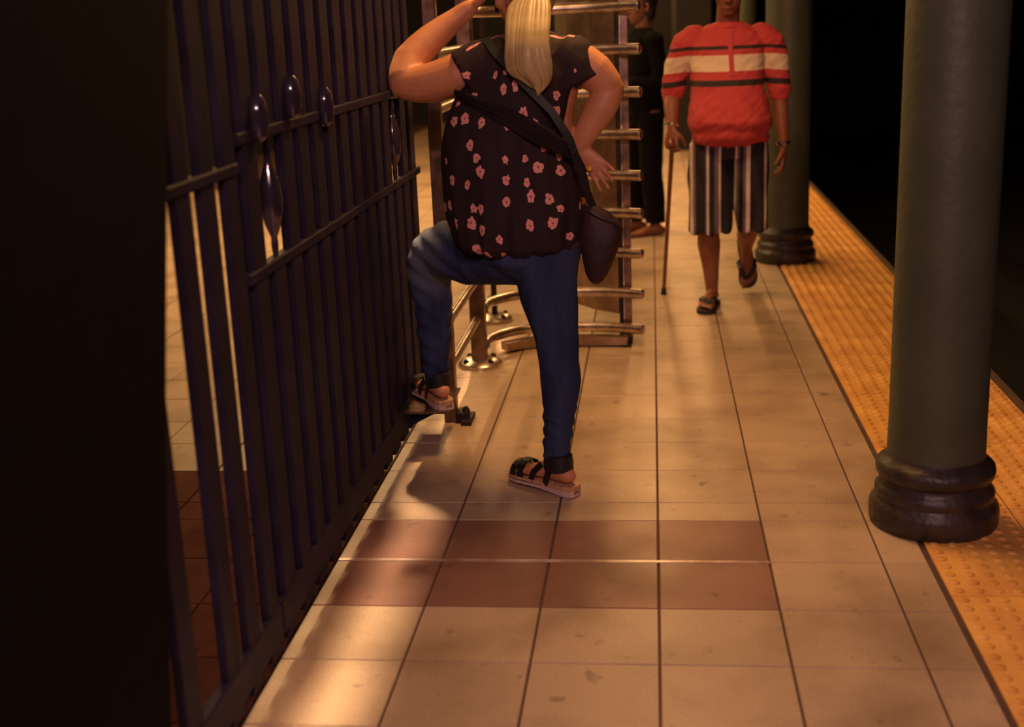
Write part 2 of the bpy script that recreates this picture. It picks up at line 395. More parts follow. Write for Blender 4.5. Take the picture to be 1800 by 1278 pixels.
# track pit, walls and ceiling
bm = bmesh.new(); box(bm, (1.42, -2.5, -1.5), (8.2, 30, -1.3)); tag(obj('trackbed', bm, M['track']), kind='structure')
for x in (2.3, 3.75):
    bm = bmesh.new()
    prof = [(-.07, 0), (.07, 0), (.07, .012), (.012, .03), (.012, .11), (.036, .125), (.036, .155), (-.036, .155), (-.036, .125), (-.012, .11), (-.012, .03), (-.07, .012)]
    loft(bm, [[V((x+px, y, -1.3+pz)) for px, pz in prof] for y in (-2.5, 30)])
    tag(obj('running_rail', bm, M['rail'], None, False), 'worn steel running rail in the dark track pit, %s the platform' % ('nearer to' if x < 3 else 'farther from'), 'rail')
bm = bmesh.new(); box(bm, (8.2, -2.5, -1.5), (8.4, 30, 3.4)); tag(obj('wall_right', bm, M['concrete']), kind='structure')
bm = bmesh.new(); box(bm, (-5.2, -2.5, -.25), (-5, 22, 3.4)); tag(obj('wall_left', bm, M['wall']), kind='structure')
bm = bmesh.new(); box(bm, (-5.2, 20, 0), (1.38, 20.2, 3.4)); wb = tag(obj('wall_back', bm, M['wall']), kind='structure')
bm = bmesh.new(); box(bm, (.27, 14.7, 0), (.66, 19.98, 3.2)); tag(obj('wall_stair', bm, M['wall']), kind='structure')
bm = bmesh.new(); box(bm, (-5.2, 30, -1.5), (8.4, 30.2, 3.4)); tag(obj('wall_tunnel', bm, M['concrete']), kind='structure')
bm = bmesh.new(); box(bm, (-5.2, -2.7, -1.5), (8.4, -2.5, 3.4)); tag(obj('wall_front', bm, M['concrete']), kind='structure')
bm = bmesh.new(); box(bm, (-5.2, -2.7, 3.2), (8.4, 30.2, 3.4)); tag(obj('ceiling', bm, M['ceil']), kind='structure')
for r_ in range(5):
    for c_ in range(5):
        bm = bmesh.new(); box(bm, (-.15+c_*.15+.002, 19.985, .004+r_*.132), (c_*.15-.002, 19.999, .132+r_*.132), .002)
        obj('wall_tile', bm, M['dado'], wb, False)
# ------------------------------------------------------------------ ceiling lamps (out of view above, they light the scene)
for i, (x, y, l) in enumerate([(-.05, 4.5, 1.2), (0, 10.6, 4.6), (0, 16.6, 4.6), (-2.7, 9.9, 6.6), (.2, -1.1, .5)]):
    nm = ['over the walkway nearest the camera', 'over the walkway beyond the man', 'over the far end of the walkway', 'over the floor beyond the fence', 'added behind the camera to light the fence bars'][i]
    t = empty('ceiling_lamp', (x, y, 2.96), 'long grey fluorescent ceiling lamp ' + nm, 'lamp', 'fluorescent ceiling lamps')
    bm = bmesh.new(); box(bm, (x-.11, y-l/2, 2.97), (x+.11, y+l/2, 3.03), .01); obj('housing', bm, M['fixture'], t)
    for s in (-1, 1):
        bm = bmesh.new(); box(bm, (x-.01, y+s*l*.35-.01, 3.03), (x+.01, y+s*l*.35+.01, 3.2)); obj('hanger', bm, M['fixture'], t)
    bm = bmesh.new(); box(bm, (x-.08, y-l/2+.02, 2.945), (x+.08, y+l/2-.02, 2.97), .008); obj('diffuser', bm, M['diffuser'], t)

for k in range(5):  # added fixtures for the wash lights along the fence
    y = 3.6+.85*k
    t = empty('added_wash_lamp', (-.93, y, 2.96), 'small added grey wash lamp, tilted above the fence, ' + ['nearest the camera', 'second from the camera', 'at mid row', 'second from the far end', 'farthest from the camera'][k], 'lamp', 'added wash lamps above the fence')
    T = Matrix.Translation((-.93, y, 2.935)) @ Matrix.Rotation(-.5, 4, 'X')
    for nm, a, b_, mt in (('housing', (-.035, -.46, .012), (.035, .46, .05), 'fixture'), ('lens', (-.02, -.45, .004), (.02, .45, .012), 'diffuser')):
        bm = bmesh.new(); box(bm, a, b_, .003); bmesh.ops.transform(bm, matrix=T, verts=bm.verts); obj(nm, bm, M[mt], t)
    bm = bmesh.new(); box(bm, (-.94, y-.01, 2.95), (-.92, y+.01, 3.2)); obj('hanger', bm, M['fixture'], t)

# ------------------------------------------------------------------ columns
def column(x, y, label):
    t = empty('platform_column', (x, y, 0), label, 'column', 'round green platform columns')
    bm = bmesh.new(); lathe(bm, (x, y, 0), [(.142, .17), (.139, .30), (.134, 3.2)], 48); obj('shaft', bm, M['green'], t)
    prof = [(.180, 0), (.186, .012), (.188, .05), (.185, .066), (.174, .078), (.170, .088), (.173, .097), (.172, .112), (.163, .124), (.156, .133), (.155, .143), (.163, .150), (.170, .160), (.172, .175), (.168, .19), (.158, .20), (.148, .207), (.140, .22)]
    bm = bmesh.new(); lathe(bm, (x, y, 0), prof, 48); obj('moulded_base', bm, M['base'], t)
column(.826, 3.64, 'thick dark green round column nearest the camera at the right, on a moulded base')
column(.812, 7.86, 'dark green round column just behind the man in the striped shirt')
column(.82, 12.08, 'dark green round column farthest away, hidden behind the man')

# ------------------------------------------------------------------ steel fence on the left
FX = -.918
def bar_mesh(z0, z1):
    bm = bmesh.new(); box(bm, (-.0115, -.0475, z0), (.0115, .0475, z1), .003); return mesh_of(bm, 'bar', M['bar'])
full = bar_mesh(.05, 2.3); lower = bar_mesh(.05, .95); upper = bar_mesh(1.285, 2.3); upper2 = bar_mesh(1.20, 2.3)
fence = empty('steel_fence', (FX, 2.0, 0), 'dark plum steel bar fence panel beside the black plate at the left', 'fence')
bm = bmesh.new(); box(bm, (-.0095, -.041, .05), (.0095, .041, 2.3), .003); slim = mesh_of(bm, 'bar', M['bar'])
for y in (1.50, 1.65, 1.80, 1.95, 2.12, 2.356, 2.500, 2.646):
    link('bar', slim, fence, (0, y-2.0, 0))
def hrail(t, y0, y1, z, h=.03, name='rail', w=.03):
    bm = bmesh.new(); box(bm, (FX-w/2, y0, z-h/2), (FX+w/2, y1, z+h/2), .004); return obj(name, bm, M['bar'], t)
hrail(fence, 1.3, 2.69, 1.215, .026); hrail(fence, 1.3, 2.69, .125, .09, 'bottom_rail'); hrail(fence, 1.3, 2.69, 2.25, .05, 'top_rail')
gate = empty('steel_gate', (FX, 2.7, 0), 'long dark plum steel bar gate with bulb ornaments between its two middle rails', 'gate')
# bars from Y 2.76
ys = [2.79+.15*i for i in range(14)]
for i, y in enumerate(ys):
    if i in (1, 11):
        link('bar', lower, gate, (0, y-2.7, 0)); link('bar', upper, gate, (0, y-2.7, 0))
    else: link('bar', full, gate, (0, y-2.7, 0))
hrail(gate, 2.70, 4.86, .96, .028); hrail(gate, 2.70, 4.86, 1.275, .028); hrail(gate, 2.70, 4.86, .125, .09, 'bottom_rail'); hrail(gate, 2.70, 4.86, 2.25, .05, 'top_rail')
for y in (2.945, 4.44):      # turned spindles in the ornament bays
    bm = bmesh.new()
    lathe(bm, (FX, y, 0), [(.006, .965), (.009, 1.0), (.008, 1.02), (.02, 1.05), (.027, 1.085), (.028, 1.12), (.024, 1.155), (.012, 1.19), (.008, 1.21), (.010, 1.235), (.006, 1.265)], 20)
    obj('spindle', bm, M['bulb'], gate)
for y, z in ((2.83, 1.315), (3.12, 1.345), (3.44, 1.30), (4.40, 1.315)):
    bm = bmesh.new(); lathe(bm, (FX+.022, y, z), [(.008, -.055), (.019, -.045), (.024, -.02), (.025, .01), (.021, .035), (.010, .05)], 20)
    obj('bulb', bm, M['bulb'], gate)
# black service plate beside the camera, its edge cut at a slant
bm = bmesh.new()
pl = [(1.0, .04), (1.79, .04), (1.905, .30), (2.03, .8), (2.27, 1.56), (2.48, 2.3), (1.0, 2.3)]
loft(bm, [[V((x, y, z)) for y, z in pl] for x in (-.90, -.865)])
sp_ = empty('service_plate', (-.88, 1.6, .04), 'tall black steel plate filling the left edge, its free edge slanted', 'panel')
obj('plate', bm, M['blackplate'], sp_, False)
for z in (.3, 1.2, 2.1):
    bm = bmesh.new(); lathe(bm, (-.865, 1.25, z), [(.016, 0), (.016, .006), (.008, .012)], 10, (0, 1, 0), (0, 0, 1), (1, 0, 0)); obj('bolt', bm, M['bolt'], sp_)
bm = bmesh.new(); box(bm, (-.895, 1.02, 0), (-.87, 1.08, .04)); obj('foot', bm, M['bolt'], sp_)

# ------------------------------------------------------------------ exit turnstile
ts = empty('exit_turnstile', (-.45, 5.7, 0), 'stainless steel exit turnstile with stacked curved tubes between the two people', 'turnstile')
arc = [(-.772, 5.50), (-.76, 5.62), (-.69, 5.73), (-.60, 5.795), (-.49, 5.82), (-.38, 5.825), (-.23, 5.812), (-.058, 5.75)]
ZT = [.085, .255, .445, .632, .805, .99, 1.178, 1.365, 1.55, 1.735, 1.92]
for z in ZT:
    bm = bmesh.new(); tube(bm, [(x, y, z) for x, y in arc], .0235, 16, ref=(0, 0, 1), ends=False, smooth=4); tb = obj('barrier_tube', bm, M['steel'], ts)
    bm = bmesh.new(); e = V((-.058, 5.75, z)); d = V((.172, -.062, 0)).normalized(); lathe(bm, e, [(.0235, 0), (.020, .006), (.008, .009)], 16, d.cross(V((0, 0, 1))), (0, 0, 1), d); obj('end_cap', bm, M['steel'], tb)
def flange_post(x, y, top, r, mtl, fr=.1):
    bm = bmesh.new(); box(bm, (x-r, y-r, .03), (x+r, y+r, top), .006); p = obj('post', bm, mtl, ts)
    bm = bmesh.new(); lathe(bm, (x, y, 0), [(fr, 0), (fr, .014), (fr*.86, .028), (fr*.5, .036)], 28); obj('base_flange', bm, M['steel'], ts)
    for k in range(4):
        a = PI/4 + k*PI/2
        bm = bmesh.new(); lathe(bm, (x+math.cos(a)*fr*.78, y+math.sin(a)*fr*.78, .018), [(.013, 0), (.013, .016), (.006, .024)], 8); obj('bolt', bm, M['bolt'], ts)
flange_post(-.792, 5.46, 2.1, .034, M['postb'])
flange_post(-.83, 6.34, 2.1, .014, M['bolt'], .09)
# straight tubes running towards the camera to the gate post
for z in (.225, .40, .60, .80, 1.0, 1.2, 1.4):
    bm = bmesh.new(); tube(bm, [(-.79, 4.66, z), (-.79, 5.43, z)], .019, 14, ends=False); obj('side_tube', bm, M['steel'], ts)
for z in (.255, .445):
    bm = bmesh.new(); tube(bm, [(-.80, 6.34, z), (-.60, 6.42, z), (-.35, 6.36, z)], .016, 12, ends=False, smooth=4); obj('rear_tube', bm, M['steel'], ts)
bm = bmesh.new(); box(bm, (-.822, 4.615, 0), (-.772, 4.665, 2.1), .004); obj('gate_post', bm, M['postb'], ts)
bm = bmesh.new(); box(bm, (-.772, 4.60, 0), (-.735, 4.68, .045), .004); box(bm, (-.75, 4.57, .0), (-.71, 4.70, .02), .003)
lathe(bm, (-.735, 4.62, .02), [(.016, 0), (.016, .03), (.008, .045)], 8); obj('floor_clamp', bm, M['bolt'], ts)
# upright with seam, and the enclosure plate that runs back from it
bm = bmesh.new(); box(bm, (-.166, 5.86, .02), (-.146, 5.92, 2.1), .002); obj('upright_flange', bm, M['bolt'], ts)
bm = bmesh.new(); box(bm, (-.146, 5.852, .02), (-.142, 5.92, 2.1)); obj('upright_seam', bm, M['steel'], ts)
bm = bmesh.new(); box(bm, (-.142, 5.86, .02), (-.108, 5.92, 2.1), .002); obj('upright', bm, M['postb'], ts)
bm = bmesh.new(); box(bm, (-.155, 5.82, 0), (-.105, 5.93, .022), .004); obj('upright_foot', bm, M['bolt'], ts)
bm = bmesh.new(); pts = [(-.166, 5.90), (-.28, 5.99), (-.40, 6.16), (-.47, 6.40)]
for (xa, ya), (xb, yb) in zip(pts, pts[1:]):
    d = V((xb-xa, yb-ya, 0)); nrm = V((-d.y, d.x, 0)).normalized()*.006
    loft(bm, [[V((xa, ya, .13))+nrm, V((xa, ya, .13))-nrm, V((xa, ya, 2.1))-nrm, V((xa, ya, 2.1))+nrm], [V((xb, yb, .13))+nrm, V((xb, yb, .13))-nrm, V((xb, yb, 2.1))-nrm, V((xb, yb, 2.1))+nrm]])
obj('enclosure_plate', bm, M['steelb'], ts, False)
bm = bmesh.new()
R2 = [(-.69, 5.66), (-.60, 5.735), (-.49, 5.765), (-.38, 5.77), (-.25, 5.765), (-.13, 5.755)]
rg = []
for i, (x, y) in enumerate(R2):
    q = V(R2[min(i+1, 5)]) - V(R2[max(i-1, 0)]); nn = V((-q.y, q.x)).normalized()
    rg.append([V((x-nn.x*.01, y-nn.y*.01, .012)), V((x+nn.x*.05, y+nn.y*.05, .012)), V((x+nn.x*.05, y+nn.y*.05, .05)), V((x-nn.x*.01, y-nn.y*.01, .05))])
loft(bm, rg); obj('kick_strip', bm, M['steelb'], ts)
for x, y in ((-.66, 5.71), (-.13, 5.77)):
    bm = bmesh.new(); box(bm, (x-.02, y-.02, 0), (x+.02, y+.02, .012)); obj('strip_foot', bm, M['bolt'], ts)

# ------------------------------------------------------------------ people
def hand(bm, w_, d, n, t, curl=.5, s=1.0, spread=.0, thumb=.6):
    """w_ wrist, d fingers' direction, n palm normal, t thumb side"""
    w_, d = V(w_), V(d).normalized(); n = V(n); n = (n - d*n.dot(d)).normalized(); t0 = V(t); t = d.cross(n); t = t if t.dot(t0) > 0 else -t
    tube(bm, [w_-d*.01, w_+d*.03*s, w_+d*.065*s, w_+d*.088*s], [(.021*s, .017*s), (.034*s, .016*s), (.040*s, .014*s), (.038*s, .011*s)], 14, ref=t)
    for i, L in enumerate((.070, .080, .074, .058)):
        off = (.029-.0195*i)*s; b = w_ + d*(.085-.004*abs(i-1))*s + t*off
        dd = (d + t*spread*(1.5-i)).normalized(); a = curl*(.85+.08*i); p = [b - dd*.02*s, b]; c = b; ang = 0
        for k, (fr_, da) in enumerate(((.45, .55), (.31, 1.0), (.24, .8))):
            ang += a*da; v = dd*math.cos(ang) + n*math.sin(ang); c = c + v*L*fr_*s; p.append(c)
        tube(bm, p, [.0092*s, .0090*s, .0085*s, .0078*s, .0068*s], 10)
    b = w_ + d*.022*s + t*.022*s; v1 = (t*.75 + d*.65 + n*.25).normalized(); v2 = (d*.9 + t*.15*(1-thumb) + n*thumb).normalized()
    tube(bm, [b - v1*.01, b+v1*.030*s, b+v1*.046*s+v2*.016*s, b+v1*.050*s+v2*.045*s], [.014*s, .0125*s, .0105*s, .0085*s], 10)
def foot(bm, a, d, u, s=1.0, side=1):
    """a ankle, d toe direction, u up; sole is .075*s below the ankle along u"""
    a, d, u = V(a), V(d).normalized(), V(u); u = (u - d*u.dot(d)).normalized(); l = d.cross(u)*side
    f = lambda x, y, z: a + d*x*s + l*y*s + u*z*s
    tube(bm, [f(-.045, 0, -.048), f(0, 0, -.035), f(.05, .002, -.045), f(.10, .004, -.055), f(.145, .004, -.061), f(.165, .004, -.063)],
         [(.030*s, .028*s), (.033*s, .042*s), (.031*s, .031*s), (.040*s, .022*s), (.045*s, .016*s), (.040*s, .011*s)], 16, ref=l)
    tube(bm, [f(0, 0, .03), f(0, 0, -.01), f(-.008, 0, -.045)], [.031*s, .033*s, .032*s], 14)
    for i, (y, L, r) in enumerate(((-.030, .042, .013), (-.010, .038, .0095), (.008, .033, .0088), (.024, .027, .0082), (.038, .020, .0078))):
        tube(bm, [f(.155-.004*i, y, -.064), f(.165-.006*i+L*.5, y, -.060), f(.165-.006*i+L, y*1.03, -.065)], [r*s, r*s, r*.85*s], 10)
def sole(bm, a, d, u, s, side, thick, wedge=0.0, extra=1.0):
    a, d, u = V(a), V(d).normalized(), V(u); u = (u - d*u.dot(d)).normalized(); l = d.cross(u)*side
    prof = [(-.085, .006, .012), (-.075, .0, .028), (-.05, 0, .036), (0, 0, .037), (.05, .004, .036), (.10, .004, .044), (.145, .003, .050), (.18, .000, .046), (.205, -.004, .032), (.216, -.006, .010)]
    rings = []
    for x, y, w2 in prof:
        w2 *= extra; base = a + d*x*s + l*y*s
        th = thick + wedge*max(0, min(1, (.09-x)/.14))
        rings.append([base - l*w2*s - u*.078*s, base + l*w2*s - u*.078*s, base + l*w2*s - u*(.078*s+thick+0), base - l*w2*s - u*(.078*s+thick+0)] if not wedge else
                     [base - l*w2*s - u*.078*s, base + l*w2*s - u*.078*s, base + l*w2*s - u*(.078*s+th), base - l*w2*s - u*(.078*s+th)])
    loft(bm, rings)
def band(bm, pts, w2, th=.004, nrm_from=None):
    """flat strap through pts; nrm_from is a point on the inner side"""
    pts = [V(p) for p in pts]; rings = []
    for i, p in enumerate(pts):
        t = (pts[min(i+1, len(pts)-1)]-pts[max(i-1, 0)]).normalized(); n = (p-V(nrm_from)).normalized() if nrm_from is not None else V((0, -1, 0))
        n = (n - t*n.dot(t)).normalized(); s = t.cross(n)
        rings.append([p+s*w2+n*th, p-s*w2+n*th, p-s*w2-n*th, p+s*w2-n*th])
    loft(bm, rings)
def strap_over(bm, a, d, u, s, side, x, w2, h, hw, z0=-.078):
    a, d, u = V(a), V(d).normalized(), V(u); u = (u - d*u.dot(d)).normalized(); l = d.cross(u)*side
    c = a + d*x*s + u*z0*s; pts = []
    for k in range(9):
        t = PI*k/8; pts.append(c + l*hw*s*math.cos(t) + u*(h*s*math.sin(t)**.8))
    band(bm, pts, w2, .0025, c - u*.01)
def head(bm, c, f, u, s=1.0):
    c, f, u = V(c), V(f).normalized(), V(u); u = (u-f*u.dot(f)).normalized(); l = u.cross(f)
    g = lambda x, y, z: c + f*x*s + l*y*s + u*z*s
    ball(bm, g(-.012, 0, .03), l*.074*s, f*.094*s, u*.088*s, 20, 12)
    ball(bm, g(.020, 0, -.03), l*.060*s, f*.066*s, u*.085*s, 20, 12)
    ball(bm, g(.052, 0, -.088), l*.028*s, f*.026*s, u*.024*s)
    tube(bm, [g(.083, 0, .014), g(.098, 0, -.012), g(.104, 0, -.030)], [.009*s, .012*s, .015*s], 10)
    for y in (-1, 1):
        ball(bm, g(.094, y*.013, -.033), (.009*s, .009*s, .008*s))
        tube(bm, [g(.078, y*.015, .030), g(.080, y*.034, .034), g(.064, y*.054, .028)], .0085*s, 8)
        ball(bm, g(.055, y*.045, -.022), (.022*s, .022*s, .020*s))
        ear = [g(-.005, y*.074, .022), g(-.018, y*.084, .018), g(-.020, y*.085, -.008), g(-.006, y*.075, -.030)]
        tube(bm, ear, .0075*s, 8)
    tube(bm, [g(.070, -.026, -.060), g(.086, 0, -.058), g(.070, .026, -.060)], .0065*s, 8)
    tube(bm, [g(.068, -.022, -.070), g(.084, 0, -.071), g(.068, .022, -.070)], .007*s, 8)
    return g, l
def face_parts(g, l, t, s=1.0):
    for y in (-1, 1):
        bm = bmesh.new(); ball(bm, g(.066, y*.031, .010), (.0125*s,)*3, n=14, m=10); e = obj('eye', bm, M['eye'], t, True)
        bm = bmesh.new(); ball(bm, g(.0755, y*.031, .010), (.0055*s,)*3, n=10, m=8); obj('iris', bm, M['iris'], e, True)
        bm = bmesh.new(); tube(bm, [g(.084, y*.014, .036), g(.086, y*.034, .042), g(.068, y*.056, .034)], .0035*s, 6); obj('eyebrow', bm, M['hairb'], t, True)
    bm = bmesh.new(); tube(bm, [g(.074, -.022, -.065), g(.0915, 0, -.0645), g(.074, .022, -.065)], (.0035*s, .005*s), 8, ref=(0, 0, 1)); obj('mouth', bm, M['lip'], t, True)
def stack(bm, rows, lat=(1, 0, 0), fr=(0, 1, 0), n=28, tilt=0):
    """horizontal elliptical rings: (x, y, z, half width, half depth)"""
    lat, fr = V(lat), V(fr)
    P = []
    for x, y, z, a, b in rows: P.append(ring((x, y, z), lat*a, fr*b + V((0, 0, tilt)), n, .9))
    loft(bm, P)

# ---- woman, back to the camera, one foot up on the block by the gate
wo = empty('person', (-.32, 3.9, 0), 'woman seen from behind in flowered dark blouse and blue jeans, one foot raised', 'person')
UP = V((0, 0, 1))
RA, LA = V((-.322, 3.875, .112)), V((-.790, 4.34, .268))       # ankles (standing, raised)
RD, LD = V((-.80, .60, 0)), V((-.54, .84, 0))
def w_leg_st(bm, e, hi=True):
    tube(bm, [(-.335, 3.99, .86), (-.345, 3.97, .74), (-.338, 3.945, .64), (-.316, 3.91, .52), (-.309, 3.90, .44), (-.305, 3.90, .38), (-.312, 3.89, .27), (-.321, 3.885, .18), (-.326, 3.88, .085 if hi else .105)],
         [(.12+e, .13+e), (.100+e, .115+e), (.088+e, .095+e), (.066+e, .072+e), (.060+e, .064+e), (.062+e, .064+e), (.050+e, .052+e), (.040+e, .040+e), (.032+e, .034+e)], 22, ref=(1, 0, 0), smooth=2)
def w_leg_up(bm, e):
    tube(bm, [(-.46, 4.02, .80), (-.58, 4.12, .765), (-.68, 4.19, .755), (-.755, 4.25, .735), (-.787, 4.28, .66), (-.783, 4.30, .56), (-.786, 4.315, .45), (-.790, 4.33, .34), (-.790, 4.34, .26)],
         [.125+e, .108+e, .098+e, .082+e, .070+e, .062+e, .056+e, .044+e, .034+e], 22, smooth=3)
bm = bmesh.new()
stack(bm, [(-.42, 4.0, .72, .10, .09), (-.41, 3.99, .80, .17, .13), (-.42, 3.98, .95, .185, .145), (-.42, 3.98, 1.08, .175, .14), (-.41, 3.98, 1.22, .165, .13), (-.385, 3.98, 1.34, .17, .11), (-.378, 3.98, 1.41, .15, .075), (-.376, 3.985, 1.44, .08, .06)])
tube(bm, [(-.376, 3.985, 1.40), (-.378, 3.99, 1.47), (-.385, 4.0, 1.53)], [.062, .055, .055], 16)
gW, lW = head(bm, (-.395, 4.02, 1.585), (-.75, .62, -.10), UP, .98)
w_leg_st(bm, -.004); w_leg_up(bm, -.004)
foot(bm, RA, RD, UP, .97, -1); foot(bm, LA, LD, UP, .97, 1)
# left arm: elbow out to the left, forearm up to the ear with a phone
tube(bm, [(-.50, 3.97, 1.385), (-.60, 3.97, 1.350), (-.70, 3.98, 1.325), (-.775, 3.99, 1.325)], [(.062, .066), (.066, .074), (.062, .070), (.050, .055)], 18, smooth=2)
tube(bm, [(-.775, 3.99, 1.335), (-.765, 4.04, 1.395), (-.70, 4.09, 1.46), (-.62, 4.12, 1.52), (-.575, 4.12, 1.55)], [.053, .055, .048, .034, .027], 16, smooth=2)
hand(bm, (-.565, 4.12, 1.555), (.72, -.15, .55), (.5, .2, -.7), (-.2, 1, .4), .55, .92)
# right arm: elbow out, hand at the hip
tube(bm, [(-.22, 3.97, 1.375), (-.175, 3.97, 1.34), (-.135, 3.97, 1.295)], [(.060, .064), (.060, .064), (.050, .052)], 18, smooth=2)
tube(bm, [(-.132, 3.97, 1.287), (-.158, 3.96, 1.235), (-.19, 3.955, 1.185), (-.222, 3.95, 1.13), (-.225, 3.95, 1.115)], [.048, .050, .042, .032, .027], 16, smooth=2)
hand(bm, (-.222, 3.945, 1.108), (.55, -.1, -.62), (-.25, -.9, .1), (-.4, -.3, -.6), .25, .92, .12)
melt(bm, 'body', M['skin'], wo, .0048, 4)
face_parts(gW, lW, wo, .98)
# hair cap and ponytail
bm = bmesh.new()
ball(bm, gW(-.026, 0, .040), lW*.084, V((-.75, .62, 0)).normalized()*.094, UP*.092, 20, 12)
ball(bm, gW(-.050, 0, -.01), lW*.070, V((-.75, .62, 0)).normalized()*.065, UP*.085, 20, 12)
melt(bm, 'hair', M['hair'], wo, .006, 3)
bm = bmesh.new()
for i in range(9):
    a = (i-4)/4; x = -.362 + a*.050; w0 = .018+.004*math.sin(i*2.1)
    tube(bm, [(-.345+a*.012, 3.955, 1.60), (x, 3.88-abs(a)*-.010, 1.54), (x-.002, 3.785+abs(a)*.016, 1.44), (x+.002+a*.004, 3.775+abs(a)*.02, 1.37), (-.352+a*.033+.012, 3.785+abs(a)*.02, 1.325+abs(a)*.01), (-.335+a*.012+.004*math.sin(i), 3.80, 1.288+abs(a)*.02)],
         [(.010, .012), (w0, .014), (w0, .012), (w0, .010), (w0*.75, .007), (.003, .003)], 10, ref=(1, 0, 0), smooth=3)
obj('ponytail', bm, M['hair'], wo, True)
bm = bmesh.new(); lathe(bm, (-.345, 3.95, 1.59), [(.018, -.012), (.024, -.006), (.024, .006), (.018, .012)], 16, (1, 0, 0), (0, .3, 1), (0, -1, .3)); obj('hair_tie', bm, M['strap'], wo)
# blouse
# rounded shoulders under the sleeves
def fold(c, n):
    th = math.atan2(c.y-3.97, c.x+.44)
    low = max(0, min(1, (1.30-c.z)/.4))
    v = .004*low*math.sin(11*th + 5*c.z) + .0025*low*math.sin(23*th - 9*c.z) + .010*noise.noise(V((c.x*7, c.y*7, c.z*6))) + .005*noise.noise(V((c.x*19, c.y*19, c.z*12)))
    return v
def w_uv(c, fc):
    th = math.atan2(c.y-3.97, c.x+.44)
    if fc.x < -.60 and fc.z > 1.27 or fc.x > -.235 and fc.z > 1.27: return (c.x/.085+3, c.z/.082)
    return (th*.235/.084, c.z/.084)
bm = bmesh.new()
stack(bm, [(-.425, 3.98, .812, .19, .15), (-.428, 3.98, .83, .213, .172), (-.432, 3.98, .90, .222, .178), (-.445, 3.98, .99, .222, .178), (-.452, 3.98, 1.07, .218, .175), (-.456, 3.98, 1.15, .205, .165), (-.450, 3.98, 1.22, .195, .158), (-.425, 3.98, 1.29, .190, .148), (-.395, 3.98, 1.35, .185, .128), (-.385, 3.98, 1.405, .172, .100), (-.380, 3.985, 1.44, .13, .075), (-.378, 3.99, 1.462, .08, .06)], tilt=.016)
for sx in (-.505, -.245): ball(bm, (sx, 3.975, 1.385), (.075, .078, .068))
# flutter sleeves
tube(bm, [(-.44, 3.975, 1.40), (-.52, 3.965, 1.365), (-.575, 3.96, 1.335)], [(.075, .085), (.090, .095), (.098, .100)], 20, ends=False)
tube(bm, [(-.30, 3.975, 1.40), (-.235, 3.97, 1.35), (-.215, 3.965, 1.305)], [(.075, .085), (.082, .09), (.082, .09)], 20, ends=False)
melt(bm, 'blouse', M['blouse'], wo, .007, 5, fold, w_uv)
# crossing gathered band on the back of the blouse
bm = bmesh.new()
for k in range(3):
    tube(bm, [(-.60+.01*k, 3.885, 1.30-.016*k), (-.52+.01*k, 3.835, 1.275-.018*k), (-.42, 3.815, 1.235-.02*k), (-.34, 3.812, 1.19-.02*k), (-.27, 3.825, 1.14-.012*k), (-.235, 3.85, 1.09)], [(.009, .005), (.011, .006), (.012, .006), (.013, .006), (.012, .006), (.009, .005)], 10, ref=(0, 0, 1), smooth=3)
M['trim'] = mat('black_chiffon_trim', (.022, .014, .015), .85, nscale=18, spec=.1); obj('gathered_band', bm, M['trim'], wo, True)
# jeans
bm = bmesh.new()
stack(bm, [(-.41, 4.01, .71, .09, .10), (-.40, 4.0, .76, .16, .145), (-.41, 3.99, .85, .185, .155), (-.42, 3.98, .95, .18, .15)])
w_leg_st(bm, .005); w_leg_up(bm, .006)
# bunched ankle
for z, r in ((.165, .046), (.145, .044), (.122, .047)): tube(bm, [(-.324, 3.883, z), (-.324, 3.883, z+.006)], r, 18)
def jf(c, n):
    v = .004*noise.noise(V((c.x*14, c.y*14, c.z*10)))
    if c.z < .30 and c.x > -.5: v += .004*noise.noise(V((c.x*20, c.y*20, c.z*75)))+.002*math.sin(c.z*130 + c.x*90 + c.y*60)
    if c.x < -.62: v += .003*math.sin(c.z*90+c.x*60)
    return v
melt(bm, 'jeans', M['denim'], wo, .006, 4, jf, None, [((-.32, 3.88, .112), (0, 0, -1)), ] and None)
# sandals: wedge cork sole, pale welt, black straps, cuff round the ankle
for a, d, sd in ((RA, RD, -1), (LA, LD, 1)):
    bm = bmesh.new(); sole(bm, a+V((0, 0, .0)), d, UP, .97, sd, .008, .016); s1 = obj('sandal', bm, M['cork'], wo, False)
    bm = bmesh.new(); sole(bm, a-V((0, 0, .0145)), d, UP, .97, sd, .006, .013, 1.06)
    obj('outsole', bm, M['rubber'], s1, False)
    for x, w2, h, hw in ((.168, .011, .042, .047), (.135, .014, .052, .047)):
        bm = bmesh.new(); strap_over(bm, a, d, UP, .97, sd, x, w2, h, hw); obj('strap', bm, M['strap'], s1, False)
    u_ = UP; dn = d.normalized(); l_ = dn.cross(u_)
    bm = bmesh.new()                                                   # broad ankle cuff, padded
    loft(bm, [ring(a+u_*z-dn*.004, dn*(r+.006), l_*r, 22) for z, r in ((-.034, .041), (-.03, .046), (-.005, .046), (.018, .043), (.022, .038))]); obj('ankle_cuff', bm, M['strap'], s1)
    for s_ in (-1, 1):
        bm = bmesh.new(); band(bm, [a+l_*s_*.036-dn*.0+u_*(-.02), a+l_*s_*.040+dn*.012+u_*(-.045), a+l_*s_*.041+dn*.022+u_*(-.078)], .012, .003, a-u_*.05); obj('strap', bm, M['strap'], s1, False)
        bm = bmesh.new(); band(bm, [a+l_*s_*.030+dn*.045+u_*(-.018), a+l_*s_*.038+dn*.075+u_*(-.05), a+l_*s_*.040+dn*.085+u_*(-.078)], .010, .003, a-u_*.05+dn*.07); obj('strap', bm, M['strap'], s1, False)
